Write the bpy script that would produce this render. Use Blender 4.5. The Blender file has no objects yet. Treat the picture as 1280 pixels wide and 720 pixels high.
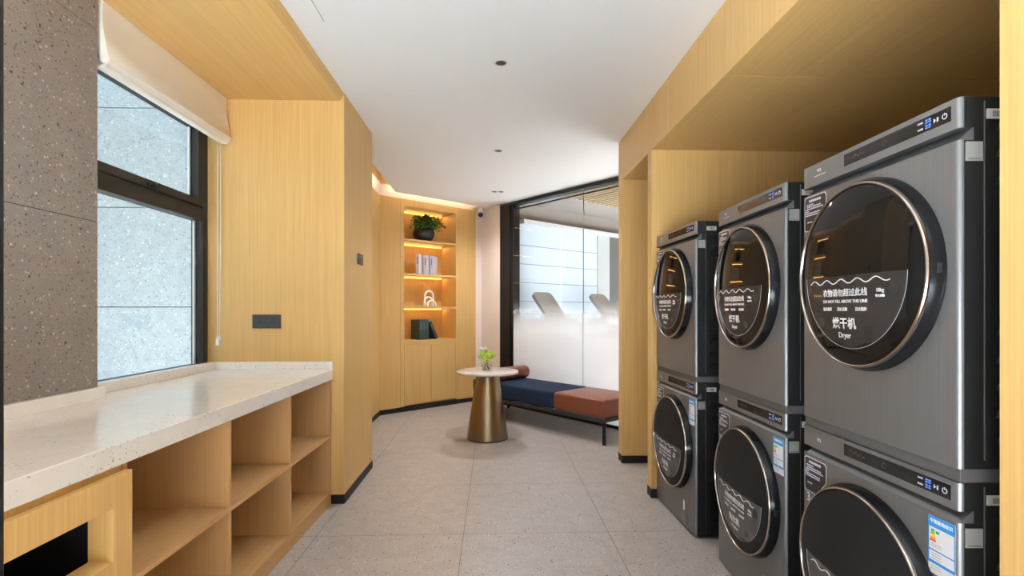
import bpy, bmesh, math, random
from mathutils import Vector, Matrix
random.seed(7)
C = bpy.context.scene
COL = C.collection
PI = math.pi

# ------------------------------------------------------------------ camera, sky, exposure
YAW = math.radians(2.07)
cam_data = bpy.data.cameras.new('camera')
cam_data.sensor_width = 36.0
cam_data.lens = 637.0 / 1280.0 * 36.0
cam_data.shift_y = 28.0 / 1280.0
cam_data.clip_start = 0.05
cam = bpy.data.objects.new('camera', cam_data)
COL.objects.link(cam)
cam.location = (0, 0, 1.23)
cam.rotation_euler = (PI / 2, 0, -YAW)
C.camera = cam

world = bpy.data.worlds.new('sky')
C.world = world
world.use_nodes = True
bg = world.node_tree.nodes['Background']
bg.inputs['Color'].default_value = (0.86, 0.94, 1.0, 1)
bg.inputs['Strength'].default_value = 0.75

C.view_settings.view_transform = 'Standard'
C.view_settings.look = 'None'
C.view_settings.exposure = 1.2
C.view_settings.gamma = 1.0
C.view_settings.use_curve_mapping = False
C.cycles.max_bounces = 10
C.cycles.diffuse_bounces = 6
C.cycles.glossy_bounces = 4
C.cycles.transmission_bounces = 8
C.cycles.transparent_max_bounces = 12
C.cycles.sample_clamp_indirect = 6.0
C.cycles.caustics_reflective = False
C.cycles.caustics_refractive = False

def area_light(name, loc, rot, sx, sy, power, color=(1, 1, 1), spread=PI):
    l = bpy.data.lights.new(name, 'AREA')
    l.shape = 'RECTANGLE'; l.size = sx; l.size_y = sy; l.energy = power; l.color = color; l.spread = spread
    o = bpy.data.objects.new(name, l); COL.objects.link(o)
    o.location = loc; o.rotation_euler = rot
    return o
# daylight arriving from the sky outside the left window (the lamp hangs outdoors, above the view)
area_light('daylight_fill', (-3.1, 2.2, 3.0), (0, math.radians(-52), 0), 1.6, 2.6, 7, (0.80, 0.91, 1.0))
# added unseen lamps, bounced off pale ground outside and a floor behind the viewer
area_light('daylight_fill', (-3.9, 4.4, 5.5), (0, 0, 0), 2.2, 2.4, 72, (0.84, 0.93, 1.0), math.radians(40))
area_light('bounce_fill_light', (-1.5, -3.0, 6.0), (0, 0, 0), 3.6, 3.0, 2500, (0.76, 0.89, 1.0), math.radians(50))

# ------------------------------------------------------------------ helpers
def link(o, parent=None):
    COL.objects.link(o)
    if parent is not None:
        o.parent = parent
    return o

def obj(name, bm, m, parent=None, smooth=False):
    bmesh.ops.recalc_face_normals(bm, faces=bm.faces)
    me = bpy.data.meshes.new(name)
    bm.to_mesh(me); bm.free()
    for p in me.polygons:
        p.use_smooth = bool(smooth)
    if smooth and smooth is not True:
        me.set_sharp_from_angle(angle=math.radians(smooth))
    me.materials.append(m)
    return link(bpy.data.objects.new(name, me), parent)

def tag(o, label=None, cat=None, group=None, kind=None):
    if label: o['label'] = label
    if cat: o['category'] = cat
    if group: o['group'] = group
    if kind: o['kind'] = kind
    return o

def thing(name, label, cat, loc=(0, 0, 0), rz=0.0, group=None):
    o = bpy.data.objects.new(name, None)
    o.empty_display_size = 0.1
    link(o)
    o.location = loc; o.rotation_euler = (0, 0, rz)
    return tag(o, label, cat, group)

def struct(name, bm, m, label, cat, smooth=False):
    return tag(obj(name, bm, m, None, smooth), label, cat, kind='structure')

def copy_tree(o, parent=None):
    c = o.copy()
    link(c, parent)
    for ch in list(o.children):
        copy_tree(ch, c)
    return c

def NB():
    return bmesh.new()

def box(bm, x0, x1, y0, y1, z0, z1, bev=0.0, seg=2):
    vs = [bm.verts.new((x, y, z)) for z in (z0, z1) for (x, y) in ((x0, y0), (x1, y0), (x1, y1), (x0, y1))]
    fs = [(0, 3, 2, 1), (4, 5, 6, 7), (0, 1, 5, 4), (1, 2, 6, 5), (2, 3, 7, 6), (3, 0, 4, 7)]
    faces = [bm.faces.new([vs[i] for i in f]) for f in fs]
    if bev > 0:
        es = list({e for f in faces for e in f.edges})
        bmesh.ops.bevel(bm, geom=es, offset=bev, segments=seg, profile=0.5, affect='EDGES')
    return bm

def prism(bm, poly, z0, z1, axis='z'):
    """polygon extruded along an axis; poly pairs are (x,y) for z, (x,z) for y, (y,z) for x"""
    def mk(p, t):
        if axis == 'z': return (p[0], p[1], t)
        if axis == 'y': return (p[0], t, p[1])
        return (t, p[0], p[1])
    a = [bm.verts.new(mk(p, z0)) for p in poly]
    b = [bm.verts.new(mk(p, z1)) for p in poly]
    n = len(poly)
    bm.faces.new(a); bm.faces.new(list(reversed(b)))
    for i in range(n):
        bm.faces.new((a[i], b[i], b[(i + 1) % n], a[(i + 1) % n]))
    return bm

def lathe(bm, prof, seg=48, center=(0, 0, 0), axis='z', close=True):
    cx, cy, cz = center
    rings = []
    for (r, h) in prof:
        ring = []
        for k in range(seg):
            t = 2 * PI * k / seg
            c, s = r * math.cos(t), r * math.sin(t)
            if axis == 'z': p = (cx + c, cy + s, cz + h)
            elif axis == 'x': p = (cx + h, cy + c, cz + s)
            else: p = (cx + c, cy + h, cz + s)
            ring.append(bm.verts.new(p))
        rings.append(ring)
    for a, b in zip(rings[:-1], rings[1:]):
        for k in range(seg):
            bm.faces.new((a[k], a[(k + 1) % seg], b[(k + 1) % seg], b[k]))
    if close:
        if prof[0][0] > 1e-6: bm.faces.new(rings[0])
        if prof[-1][0] > 1e-6: bm.faces.new(list(reversed(rings[-1])))
    bmesh.ops.remove_doubles(bm, verts=[v for r in (rings[0], rings[-1]) for v in r], dist=1e-6)
    return bm

def tube(bm, pts, r, seg=8):
    pts = [Vector(p) for p in pts]
    rings = []
    up = Vector((0.13, 0.21, 0.97))
    for i, p in enumerate(pts):
        d = (pts[min(i + 1, len(pts) - 1)] - pts[max(i - 1, 0)]).normalized()
        if abs(d.dot(up)) > 0.98: up = Vector((0.9, 0.3, 0.1))
        u = d.cross(up).normalized(); v = u.cross(d).normalized()
        up = v
        rr = r[i] if isinstance(r, (list, tuple)) else r
        rings.append([bm.verts.new(p + rr * (math.cos(2 * PI * k / seg) * u + math.sin(2 * PI * k / seg) * v)) for k in range(seg)])
    for a, b in zip(rings[:-1], rings[1:]):
        for k in range(seg):
            bm.faces.new((a[k], a[(k + 1) % seg], b[(k + 1) % seg], b[k]))
    bm.faces.new(rings[0]); bm.faces.new(list(reversed(rings[-1])))
    return bm

def text_verts(s, size, thick=0.0, align='CENTER'):
    cu = bpy.data.curves.new('text', 'FONT')
    cu.body = s; cu.size = size; cu.align_x = align; cu.align_y = 'CENTER'
    cu.extrude = 0.0003; cu.offset = thick; cu.resolution_u = 3
    o = bpy.data.objects.new('text', cu)
    COL.objects.link(o)
    bpy.context.view_layer.update()
    ev = o.evaluated_get(bpy.context.evaluated_depsgraph_get())
    me = bpy.data.meshes.new_from_object(ev)
    vs = [tuple(v.co) for v in me.vertices]
    fs = [tuple(p.vertices) for p in me.polygons]
    bpy.data.objects.remove(o); bpy.data.curves.remove(cu); bpy.data.meshes.remove(me)
    return vs, fs

def put_text(bm, s, size, fn, thick=0.0, align='CENTER', width=None):
    """fn maps text coordinates (u right, v up, w towards the reader) to a point"""
    vs, fs = text_verts(s, size, thick, align)
    if not vs: return
    k = 1.0
    if width:
        k = width / (max(v[0] for v in vs) - min(v[0] for v in vs))
    bv = [bm.verts.new(fn(v[0] * k, v[1], v[2])) for v in vs]
    for f in fs:
        if len(set(f)) >= 3:
            try: bm.faces.new([bv[i] for i in f])
            except ValueError: pass

# ------------------------------------------------------------------ materials
def mat(name, color=(0.8, 0.8, 0.8), rough=0.5, metal=0.0, spec=0.5, emit=None, estr=0.0, alpha=1.0, coat=0.0, trans=0.0, ior=1.45):
    m = bpy.data.materials.new(name)
    m.use_nodes = True
    b = m.node_tree.nodes['Principled BSDF']
    b.inputs['Base Color'].default_value = (*color, 1)
    b.inputs['Roughness'].default_value = rough
    b.inputs['Metallic'].default_value = metal
    b.inputs['Specular IOR Level'].default_value = spec
    b.inputs['Alpha'].default_value = alpha
    b.inputs['Coat Weight'].default_value = coat
    b.inputs['Transmission Weight'].default_value = trans
    b.inputs['IOR'].default_value = ior
    if emit:
        b.inputs['Emission Color'].default_value = (*emit, 1)
        b.inputs['Emission Strength'].default_value = estr
    return m

class G:
    """tiny node helper"""
    def __init__(s, m):
        s.t = m.node_tree; s.b = s.t.nodes['Principled BSDF']; s.out = s.t.nodes['Material Output']
    def n(s, ty, **kw):
        x = s.t.nodes.new(ty)
        for k, v in kw.items(): setattr(x, k, v)
        return x
    def l(s, a, b): s.t.links.new(a, b)
    def coord(s, scale=(1, 1, 1)):
        tc = s.n('ShaderNodeTexCoord'); mp = s.n('ShaderNodeMapping')
        mp.inputs['Scale'].default_value = scale
        s.l(tc.outputs['Object'], mp.inputs['Vector'])
        return mp.outputs['Vector']
    def noise(s, vec, scale, detail=3, rough=0.5):
        x = s.n('ShaderNodeTexNoise'); x.inputs['Scale'].default_value = scale
        x.inputs['Detail'].default_value = detail; x.inputs['Roughness'].default_value = rough
        s.l(vec, x.inputs['Vector']); return x.outputs['Fac']
    def ramp(s, fac, stops):
        x = s.n('ShaderNodeValToRGB'); e = x.color_ramp.elements
        while len(e) < len(stops): e.new(0.5)
        for el, (p, c) in zip(e, stops):
            el.position = p; el.color = (*c, 1) if len(c) == 3 else c
        s.l(fac, x.inputs['Fac']); return x.outputs['Color']
    def math(s, op, a, b=None, c=None):
        x = s.n('ShaderNodeMath', operation=op)
        for i, v in enumerate((a, b, c)):
            if v is None: continue
            if isinstance(v, (int, float)): x.inputs[i].default_value = v
            else: s.l(v, x.inputs[i])
        return x.outputs[0]
    def mix(s, fac, a, b):
        x = s.n('ShaderNodeMix', data_type='RGBA')
        if isinstance(fac, (int, float)): x.inputs['Factor'].default_value = fac
        else: s.l(fac, x.inputs['Factor'])
        for v, k in ((a, 6), (b, 7)):
            if isinstance(v, tuple): x.inputs[k].default_value = (*v, 1)
            else: s.l(v, x.inputs[k])
        return x.outputs[2]
    def bump(s, h, strength=0.1, dist=0.002):
        x = s.n('ShaderNodeBump'); x.inputs['Strength'].default_value = strength; x.inputs['Distance'].default_value = dist
        s.l(h, x.inputs['Height']); s.l(x.outputs['Normal'], s.b.inputs['Normal'])

def wood(name, axis, ca, cb, rough=0.42):
    m = mat(name, ca, rough, spec=0.35); g = G(m)
    long_, fine = 1.3, 95.0
    sc = {'x': (long_, fine, fine), 'y': (fine, long_, fine), 'z': (fine, fine, long_)}[axis]
    v = g.coord(sc)
    n1 = g.noise(v, 1.0, 3, 0.6)
    sc2 = tuple(q * 2.6 for q in sc)
    n2 = g.noise(g.coord(sc2), 1.0, 2, 0.5)
    sc3 = {'x': (0.5, 5, 5), 'y': (5, 0.5, 5), 'z': (5, 5, 0.5)}[axis]
    n3 = g.noise(g.coord(sc3), 1.0, 2, 0.5)
    f = g.math('ADD', g.math('MULTIPLY', n1, 0.5), g.math('ADD', g.math('MULTIPLY', n2, 0.3), g.math('MULTIPLY', n3, 0.2)))
    c = g.ramp(f, [(0.30, cb), (0.66, ca)])
    g.l(c, g.b.inputs['Base Color'])
    g.bump(n1, 0.06, 0.001)
    return m

OAK_A, OAK_B = (0.62, 0.395, 0.150), (0.485, 0.292, 0.100)
oak_z = wood('oak_veneer', 'z', OAK_A, OAK_B)
oak_y = wood('oak_veneer_along', 'y', OAK_A, OAK_B)
oak_x = wood('oak_veneer_across', 'x', OAK_A, OAK_B)
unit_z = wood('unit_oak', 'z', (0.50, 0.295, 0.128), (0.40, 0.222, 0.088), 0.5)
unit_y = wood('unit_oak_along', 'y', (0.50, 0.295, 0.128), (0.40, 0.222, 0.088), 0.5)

def terrazzo(name, base, layers, rough=0.35, grid=None, base_var=0.08, spec=0.4):
    """layers: (voronoi scale, keep fraction, chip radius, colour dark, colour light)"""
    m = mat(name, base, rough, spec=spec); g = G(m)
    v = g.coord()
    n = g.noise(v, 9.0, 4, 0.6)
    lo = tuple(c * (1 - base_var) for c in base); hi = tuple(min(1, c * (1 + base_var)) for c in base)
    col = g.ramp(n, [(0.3, lo), (0.7, hi)])
    for (sc, keep, rad, ca, cb) in layers:
        wob = g.n('ShaderNodeTexNoise'); wob.inputs['Scale'].default_value = sc * 1.7; wob.inputs['Detail'].default_value = 1
        g.l(v, wob.inputs['Vector'])
        vm = g.n('ShaderNodeVectorMath', operation='MULTIPLY_ADD')
        g.l(wob.outputs['Color'], vm.inputs[0]); vm.inputs[1].default_value = (0.6 / sc,) * 3; g.l(v, vm.inputs[2])
        vo = g.n('ShaderNodeTexVoronoi'); vo.inputs['Scale'].default_value = sc
        g.l(vm.outputs[0], vo.inputs['Vector'])
        sp = g.n('ShaderNodeSeparateColor'); g.l(vo.outputs['Color'], sp.inputs[0])
        k = g.math('LESS_THAN', sp.outputs[0], keep)
        rr = g.math('MULTIPLY', g.math('ADD', sp.outputs[2], 0.25), rad)
        d = g.math('LESS_THAN', vo.outputs['Distance'], rr)
        f = g.math('MULTIPLY', k, d)
        chip = g.mix(sp.outputs[1], ca, cb)
        col = g.mix(f, col, chip)
    if grid:
        tc = g.n('ShaderNodeTexCoord'); sx = g.n('ShaderNodeSeparateXYZ'); g.l(tc.outputs['Object'], sx.inputs[0])
        line = None
        for ax, off, pitch, w in grid:
            a = g.math('ADD', sx.outputs[ax], -off + 100 * pitch)
            fr = g.math('MODULO', a, pitch)
            e = g.math('LESS_THAN', fr, w)
            line = e if line is None else g.math('MAXIMUM', line, e)
        col = g.mix(line, col, tuple(c * 0.42 for c in base))
    g.l(col, g.b.inputs['Base Color'])
    return m

floor_m = terrazzo('floor_terrazzo', (0.36, 0.325, 0.305),
    [(150, 0.35, 0.42, (0.52, 0.47, 0.44), (0.24, 0.205, 0.185)),
     (66, 0.34, 0.36, (0.075, 0.065, 0.06), (0.20, 0.165, 0.15)),
     (80, 0.22, 0.36, (0.72, 0.67, 0.63), (0.52, 0.47, 0.43)),
     (34, 0.22, 0.24, (0.05, 0.045, 0.042), (0.13, 0.105, 0.095))],
    rough=0.36, grid=[(0, -0.9665, 0.8, 0.004), (1, 2.808, 0.8, 0.0035)])
pier_m = terrazzo('pier_terrazzo', (0.215, 0.188, 0.174),
    [(190, 0.40, 0.42, (0.30, 0.265, 0.245), (0.11, 0.095, 0.085)),
     (105, 0.34, 0.38, (0.07, 0.06, 0.055), (0.12, 0.10, 0.09)),
     (75, 0.16, 0.36, (0.44, 0.40, 0.37), (0.33, 0.29, 0.26)),
     (44, 0.17, 0.30, (0.045, 0.038, 0.035), (0.08, 0.068, 0.06))], rough=0.5)
quartz_m = terrazzo('white_quartz', (0.76, 0.73, 0.70),
    [(120, 0.26, 0.38, (0.48, 0.43, 0.39), (0.64, 0.60, 0.56)),
     (70, 0.10, 0.30, (0.50, 0.46, 0.42), (0.82, 0.80, 0.78))], rough=0.16, base_var=0.03, spec=0.5)
granite_m = terrazzo('grey_granite', (0.40, 0.44, 0.46),
    [(42, 0.45, 0.45, (0.24, 0.27, 0.29), (0.34, 0.37, 0.39)),
     (36, 0.35, 0.42, (0.58, 0.61, 0.62), (0.47, 0.50, 0.52))], rough=0.8, base_var=0.10)
ceiling_m = mat('white_paint', (0.85, 0.865, 0.88), 0.85, spec=0.2)
plaster_m = mat('cream_plaster', (0.72, 0.63, 0.56), 0.85, spec=0.2)
black_metal = mat('black_metal', (0.010, 0.010, 0.011), 0.42, spec=0.22)
black_skirt = mat('black_skirting', (0.018, 0.017, 0.017), 0.5, spec=0.3)
dark_frame = mat('dark_bronze_aluminium', (0.024, 0.022, 0.021), 0.55, spec=0.2)
void_m = mat('dark_void', (0.006, 0.005, 0.005), 0.7, spec=0.1)
white_plastic = mat('white_plastic', (0.75, 0.74, 0.73), 0.45)
cord_m = mat('white_cord', (0.80, 0.76, 0.70), 0.8, spec=0.1)

def fabric(name, ca, cb, scale, rough=0.85):
    m = mat(name, ca, rough, spec=0.2); g = G(m)
    n = g.noise(g.coord((scale, scale, scale)), 1.0, 2, 0.6)
    g.l(g.ramp(n, [(0.35, cb), (0.65, ca)]), g.b.inputs['Base Color'])
    g.bump(n, 0.15, 0.001)
    return m
blind_m = fabric('blind_linen', (0.92, 0.91, 0.89), (0.88, 0.865, 0.84), 300)
navy_m = fabric('navy_wool', (0.018, 0.030, 0.062), (0.010, 0.018, 0.038), 260)
tan_m = fabric('brown_leather', (0.18, 0.053, 0.025), (0.15, 0.043, 0.021), 45, 0.42)
G(tan_m).b.inputs['Specular IOR Level'].default_value = 0.5

def clear_glass(name, tint=(0.93, 0.97, 0.97), refl=0.045):
    m = bpy.data.materials.new(name); m.use_nodes = True
    t = m.node_tree; t.nodes.remove(t.nodes['Principled BSDF']); out = t.nodes['Material Output']
    tr = t.nodes.new('ShaderNodeBsdfTransparent'); tr.inputs[0].default_value = (*tint, 1)
    gl = t.nodes.new('ShaderNodeBsdfGlossy'); gl.inputs['Roughness'].default_value = 0.01
    lw = t.nodes.new('ShaderNodeLayerWeight'); lw.inputs['Blend'].default_value = 0.5
    pw = t.nodes.new('ShaderNodeMath'); pw.operation = 'POWER'; pw.inputs[1].default_value = 5.0
    t.links.new(lw.outputs['Facing'], pw.inputs[0])
    fr = t.nodes.new('ShaderNodeMath'); fr.operation = 'MULTIPLY_ADD'; fr.inputs[1].default_value = 0.5; fr.inputs[2].default_value = refl
    t.links.new(pw.outputs[0], fr.inputs[0])
    mx = t.nodes.new('ShaderNodeMixShader')
    t.links.new(fr.outputs[0], mx.inputs[0]); t.links.new(tr.outputs[0], mx.inputs[1]); t.links.new(gl.outputs[0], mx.inputs[2])
    t.links.new(mx.outputs[0], out.inputs[0])
    return m
glass_m = clear_glass('window_glass')

def frosted_pane(name, z0, z1):
    """clear above, fading to a white frosted film below (object space height)"""
    m = clear_glass(name, (0.80, 0.83, 0.84), 0.015); t = m.node_tree; out = t.nodes['Material Output']
    clear = out.inputs[0].links[0].from_socket
    tl = t.nodes.new('ShaderNodeBsdfTranslucent'); tl.inputs[0].default_value = (0.92, 0.94, 0.96, 1)
    df = t.nodes.new('ShaderNodeBsdfDiffuse'); df.inputs[0].default_value = (0.80, 0.83, 0.86, 1)
    ms = t.nodes.new('ShaderNodeMixShader'); ms.inputs[0].default_value = 0.62
    t.links.new(tl.outputs[0], ms.inputs[1]); t.links.new(df.outputs[0], ms.inputs[2])
    tc = t.nodes.new('ShaderNodeTexCoord'); sx = t.nodes.new('ShaderNodeSeparateXYZ'); t.links.new(tc.outputs['Object'], sx.inputs[0])
    mr = t.nodes.new('ShaderNodeMapRange'); mr.interpolation_type = 'SMOOTHSTEP'
    mr.inputs['From Min'].default_value = z1; mr.inputs['From Max'].default_value = z0
    mr.inputs['To Min'].default_value = 0.0; mr.inputs['To Max'].default_value = 0.96
    t.links.new(sx.outputs[2], mr.inputs[0])
    mx = t.nodes.new('ShaderNodeMixShader')
    t.links.new(mr.outputs[0], mx.inputs[0]); t.links.new(clear, mx.inputs[1]); t.links.new(ms.outputs[0], mx.inputs[2])
    t.links.new(mx.outputs[0], out.inputs[0])
    return m
frost_m = frosted_pane('gradient_frosted_glass', 0.86, 1.36)

# ------------------------------------------------------------------ room shell
CEIL = 2.613
SOF = 2.283
bm = NB(); box(bm, -1.87, 5.0, -0.8, 11.0, -0.08, 0.0)
struct('floor', bm, floor_m, 'pale pinkish grey terrazzo tile floor with dark joints', 'floor')

# ceiling with a recessed slot along the wood walls at the far left
poly = [(-0.953, -0.8), (1.2, -0.8), (1.2, 4.1), (2.25, 4.1), (1.30, 5.208), (-0.163, 7.0), (-0.290, 6.893), (-0.202, 6.788), (-0.575, 6.455), (-1.144, 6.0), (-1.140, 4.02), (-0.953, 4.02)]
bm = NB(); prism(bm, poly, CEIL, CEIL + 0.06)
struct('ceiling', bm, ceiling_m, 'smooth white painted ceiling with small round downlights', 'ceiling')
bm = NB(); box(bm, -1.9, 0.2, 3.9, 7.5, 2.95, 3.0)
struct('trim_1', bm, ceiling_m, 'top of the light slot above the far left wood wall', 'ceiling trim')

# left: stone pier, window wall, soffit, wood return
bm = NB()
box(bm, -1.87, -1.683, -0.8, 2.222, 0.0, 2.563)
struct('wall_left', bm, void_m, 'core of the stone pier beside the window', 'wall')
bm = NB()
for z0, z1 in ((0.0, 0.79), (0.793, 1.6035), (1.6065, 2.417), (2.420, 2.563)):
    for y0, y1 in ((-0.8, 0.20), (0.203, 2.225)):
        box(bm, -1.72, -1.68, y0, y1, z0, z1)
        if y1 > 2: box(bm, -1.87, -1.72, 2.215, 2.225, z0, z1)
struct('wall_pier', bm, pier_m, 'dark speckled terrazzo slabs cladding the pier left of the window', 'wall panel')
bm = NB()
box(bm, -1.87, -1.80, 2.222, 3.279, 0.0, 0.895)
box(bm, -1.87, -1.80, 2.222, 3.279, 2.44, 3.0)
box(bm, -1.87, -1.765, 2.226, 3.279, 0.0, 0.79)
struct('wall_window', bm, ceiling_m, 'low wall and lintel around the left window', 'wall')
bm = NB()
prism(bm, [(-1.87, 2.563), (-0.978, 2.563), (-0.9535, 2.611), (-0.9535, 2.70), (-1.87, 2.70)], -0.8, 3.2795, axis='y')
struct('trim_soffit', bm, oak_y, 'oak soffit over the counter with a thin bevelled front edge', 'soffit')
bm = NB(); box(bm, -1.845, -0.95, 3.28, 4.026, 0.0, 2.62); box(bm, -1.60, -1.33, 4.026, 6.023, 0.0, 2.583)
struct('wall_return', bm, oak_z, 'oak veneered wall return at the end of the counter', 'wall')
bm = NB(); box(bm, -0.972, -0.9502, 3.2802, 3.292, 0.055, 2.612)
bm.free()
bm = NB()
box(bm, -1.048, -0.9470, 3.277, 3.2797, 0.0, 0.058)
box(bm, -0.9497, -0.9470, 3.2797, 4.029, 0.0, 0.058)
box(bm, -1.3297, -1.3275, 4.027, 6.0235, 0.0, 0.058)
struct('baseboard_left', bm, black_skirt, 'low black skirting along the left oak walls', 'skirting')
# cream band and upper wall inside the slot
bm = NB(); box(bm, -1.5, -1.335, 4.026, 6.03, 2.583, 2.74)
struct('trim_cove_side', bm, plaster_m, 'cream band above the left oak wall below the ceiling slot', 'trim')
bm = NB(); box(bm, -1.5, -1.33, 3.9, 6.03, 2.74, 2.96)
struct('wall_upper', bm, oak_z, 'oak wall continuing up inside the ceiling slot', 'wall')

# right: oak header, niche for the machines, second niche
bm = NB()
PX = 1.035
box(bm, PX + 0.018, 2.60, 2.2505, 4.183, SOF, CEIL)
box(bm, PX + 0.018, 2.60, -0.8, 2.2455, SOF, CEIL)
struct('wall_header', bm, oak_y, 'oak soffit above the washing machine niche', 'header')
bm = NB()
box(bm, PX, PX + 0.018, 2.2505, 4.183, SOF, CEIL)
box(bm, PX, PX + 0.018, -0.8, 2.2455, SOF, CEIL)
struct('wall_header_front', bm, oak_z, 'oak fascia of the header above the machine niche', 'header')
bm = NB(); box(bm, PX + 0.004, 2.59, 2.2456, 2.2504, SOF + 0.004, CEIL - 0.002)
struct('trim_2', bm, void_m, 'dark joint across the oak header and soffit', 'joint')
bm = NB(); box(bm, -0.812, -0.809, 1.80, 2.47, CEIL - 0.0012, CEIL + 0.002)
struct('trim_3', bm, mat('hatch_line', (0.35, 0.34, 0.33), 0.8), 'fine edge line of the access hatch in the white ceiling', 'hatch')
bm = NB()
box(bm, PX, 2.70, 3.306, 3.388, 0.0, SOF)
struct('wall_niche_end', bm, oak_z, 'oak end panel of the machine niche at its far end', 'wall')
bm = NB()
box(bm, PX, 2.70, 4.067, 4.183, 0.0, SOF); 
struct('wall_fin', bm, oak_z, 'oak fin closing the empty niche beside the bench', 'wall')
bm = NB()
box(bm, PX, 2.70, -0.8, 1.006, 0.0, SOF)
struct('wall_right', bm, oak_z, 'oak panel at the near right end of the machine niche', 'wall')
bm = NB(); box(bm, 2.60, 2.70, 1.006, 3.306, 0.0, SOF)
struct('wall_niche_back', bm, oak_z, 'oak back wall of the machine niche', 'wall')
bm = NB()
for y0, y1 in ((3.306, 3.388), (4.067, 4.183), (-0.8, 1.006)):
    box(bm, PX - 0.003, PX - 0.0003, y0 - 0.003, y1 + 0.003, 0.0, 0.06)
box(bm, PX, 2.60, 4.064, 4.0667, 0.0, 0.06)
box(bm, PX, 2.60, 3.303, 3.3057, 0.0, 0.06)
struct('baseboard_right', bm, black_skirt, 'low black skirting at the foot of the right oak panels', 'skirting')
bm = NB(); box(bm, 2.70, 2.80, -0.8, 4.183, 0.0, 3.0)
struct('wall_outer_right', bm, ceiling_m, 'outer wall behind the machine niche', 'wall')

# black door frame close to the camera on the left
bm = NB(); box(bm, -0.60, -0.509, 0.50, 0.55, 0.0, 2.612, 0.002)
struct('door_1', bm, black_metal, 'black metal door frame upright at the left edge', 'door frame')

# outside: granite wing wall seen through the window
bm = NB()
for k in range(-1, 5):
    z0 = 0.07 + 1.2 * (k - 1) + 0.005
    for x0, x1 in ((-8.0, -5.603), (-5.597, -2.0)):
        box(bm, x0, x1, 6.3, 6.34, z0, z0 + 1.19)
struct('wall_outside', bm, granite_m, 'pale grey granite wall outside the window', 'wall')
bm = NB(); box(bm, -8.0, -2.0, 6.36, 6.5, -1.5, 6.0)
struct('wall_outside_core', bm, void_m, 'dark joints behind the granite wall outside', 'wall')
bm = NB(); box(bm, -6.3, -6.0, -4.0, 6.3, -1.5, 4.2)
pale_bounce = mat('pale_bounce_surface', (0.72, 0.70, 0.68), 0.8)  # pale colour shared by the added bounce surfaces
bm2 = NB(); box(bm2, -5.0, 5.0, -9.0, -0.8, -0.08, 0.0)
struct('floor_bounce', bm2, pale_bounce, 'added pale floor behind the viewer bouncing light to the ceiling', 'floor')  # added unseen floor, reflects the fill lamp up to the ceiling
struct('wall_sky_blocker', bm, granite_m, 'added unseen wall outside limiting the sky light', 'wall')  # added unseen wall, keeps part of the sky off the granite
bm = NB(); box(bm, -6.3, -1.9, -0.8, 6.3, 0.1, 0.2)
struct('ground_bounce', bm, pale_bounce, 'added pale ground outside the window bouncing light upward', 'ground')  # added unseen ground, reflects lamp light up through the window
# ------------------------------------------------------------------ window
WX = -1.80
win = thing('window_1', 'large dark framed window above the white counter', 'window', (0, 0, 0)); win['kind'] = 'structure'
bm = NB()
def wbox(y0, y1, z0, z1, x0=WX - 0.07, x1=WX, bev=0.002): box(bm, x0, x1, y0, y1, z0, z1, bev)
wbox(3.222, 3.279, 0.893, 2.44)
wbox(1.95, 3.222, 1.785, 1.865)
wbox(1.95, 3.222, 2.38, 2.44)
wbox(1.95, 3.222, 0.875, 0.900)
obj('window_frame', bm, dark_frame, win)
bm = NB()
wbox(3.165, 3.220, 1.868, 2.378, WX - 0.055, WX + 0.008)
wbox(1.96, 3.165, 1.868, 1.912, WX - 0.055, WX + 0.008)
wbox(1.96, 3.165, 2.34, 2.378, WX - 0.055, WX + 0.008)
obj('upper_sash', bm, dark_frame, win)
bm = NB(); box(bm, WX - 0.034, WX - 0.028, 1.96, 3.165, 1.912, 2.34)
obj('upper_pane', bm, glass_m, win)
bm = NB(); box(bm, WX - 0.040, WX - 0.034, 1.96, 3.2215, 0.9005, 1.7845)
obj('lower_pane', bm, glass_m, win)
bm = NB(); box(bm, WX - 0.052, WX - 0.042, 3.205, 3.2215, 0.9005, 1.7845); box(bm, WX - 0.05, WX - 0.038, 3.150, 3.1645, 1.912, 2.34)
obj('sealing_strip', bm, white_plastic, win)
bm = NB()
box(bm, WX + 0.008, WX + 0.016, 2.700, 2.755, 1.872, 1.892, 0.002)
box(bm, WX + 0.016, WX + 0.040, 2.722, 2.736, 1.875, 1.889, 0.002)
tube(bm, [(WX + 0.034, 2.729, 1.882), (WX + 0.040, 2.729, 1.862), (WX + 0.038, 2.729, 1.838)], 0.006, 8)
tube(bm, [(WX + 0.030, 2.729, 1.884), (WX + 0.030, 2.765, 1.900)], 0.006, 8)
obj('window_handle', bm, black_metal, win, 40)

# ------------------------------------------------------------------ far oak wall with built-in shelves (local frame: a along wall, b into wall)
TH = math.atan2(0.643, 0.766)
S0 = Vector((-1.329, 6.024, 0))
def wl(a, d, z=0.0):
    return (S0.x + a * math.cos(TH) - d * math.sin(TH), S0.y + a * math.sin(TH) + d * math.cos(TH), z)
cab = thing('built_in_shelf_cabinet', 'tall oak wall cabinet with four lit shelves and two doors below', 'cabinet', tuple(S0), TH)
bm = NB()
box(bm, 0.271, 0.322, 0.0, 0.36, 0.06, 2.583)
box(bm, 1.090, 1.128, 0.0, 0.36, 0.06, 2.583)
box(bm, 0.322, 1.090, 0.0, 0.36, 2.500, 2.583)
box(bm, 0.322, 1.090, 0.0, 0.36, 0.805, 0.860)
box(bm, 0.322, 1.090, 0.02, 0.36, 0.06, 0.075)
obj('carcass', bm, oak_z, cab)
bm = NB(); box(bm, 0.322, 1.090, 0.34, 0.36, 0.86, 2.50)
obj('back_panel', bm, oak_z, cab)
warm = (1.0, 0.50, 0.07)
strip_m = mat('warm_light_strip', (1, 0.8, 0.5), 0.5, emit=warm, estr=2.2)
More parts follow.
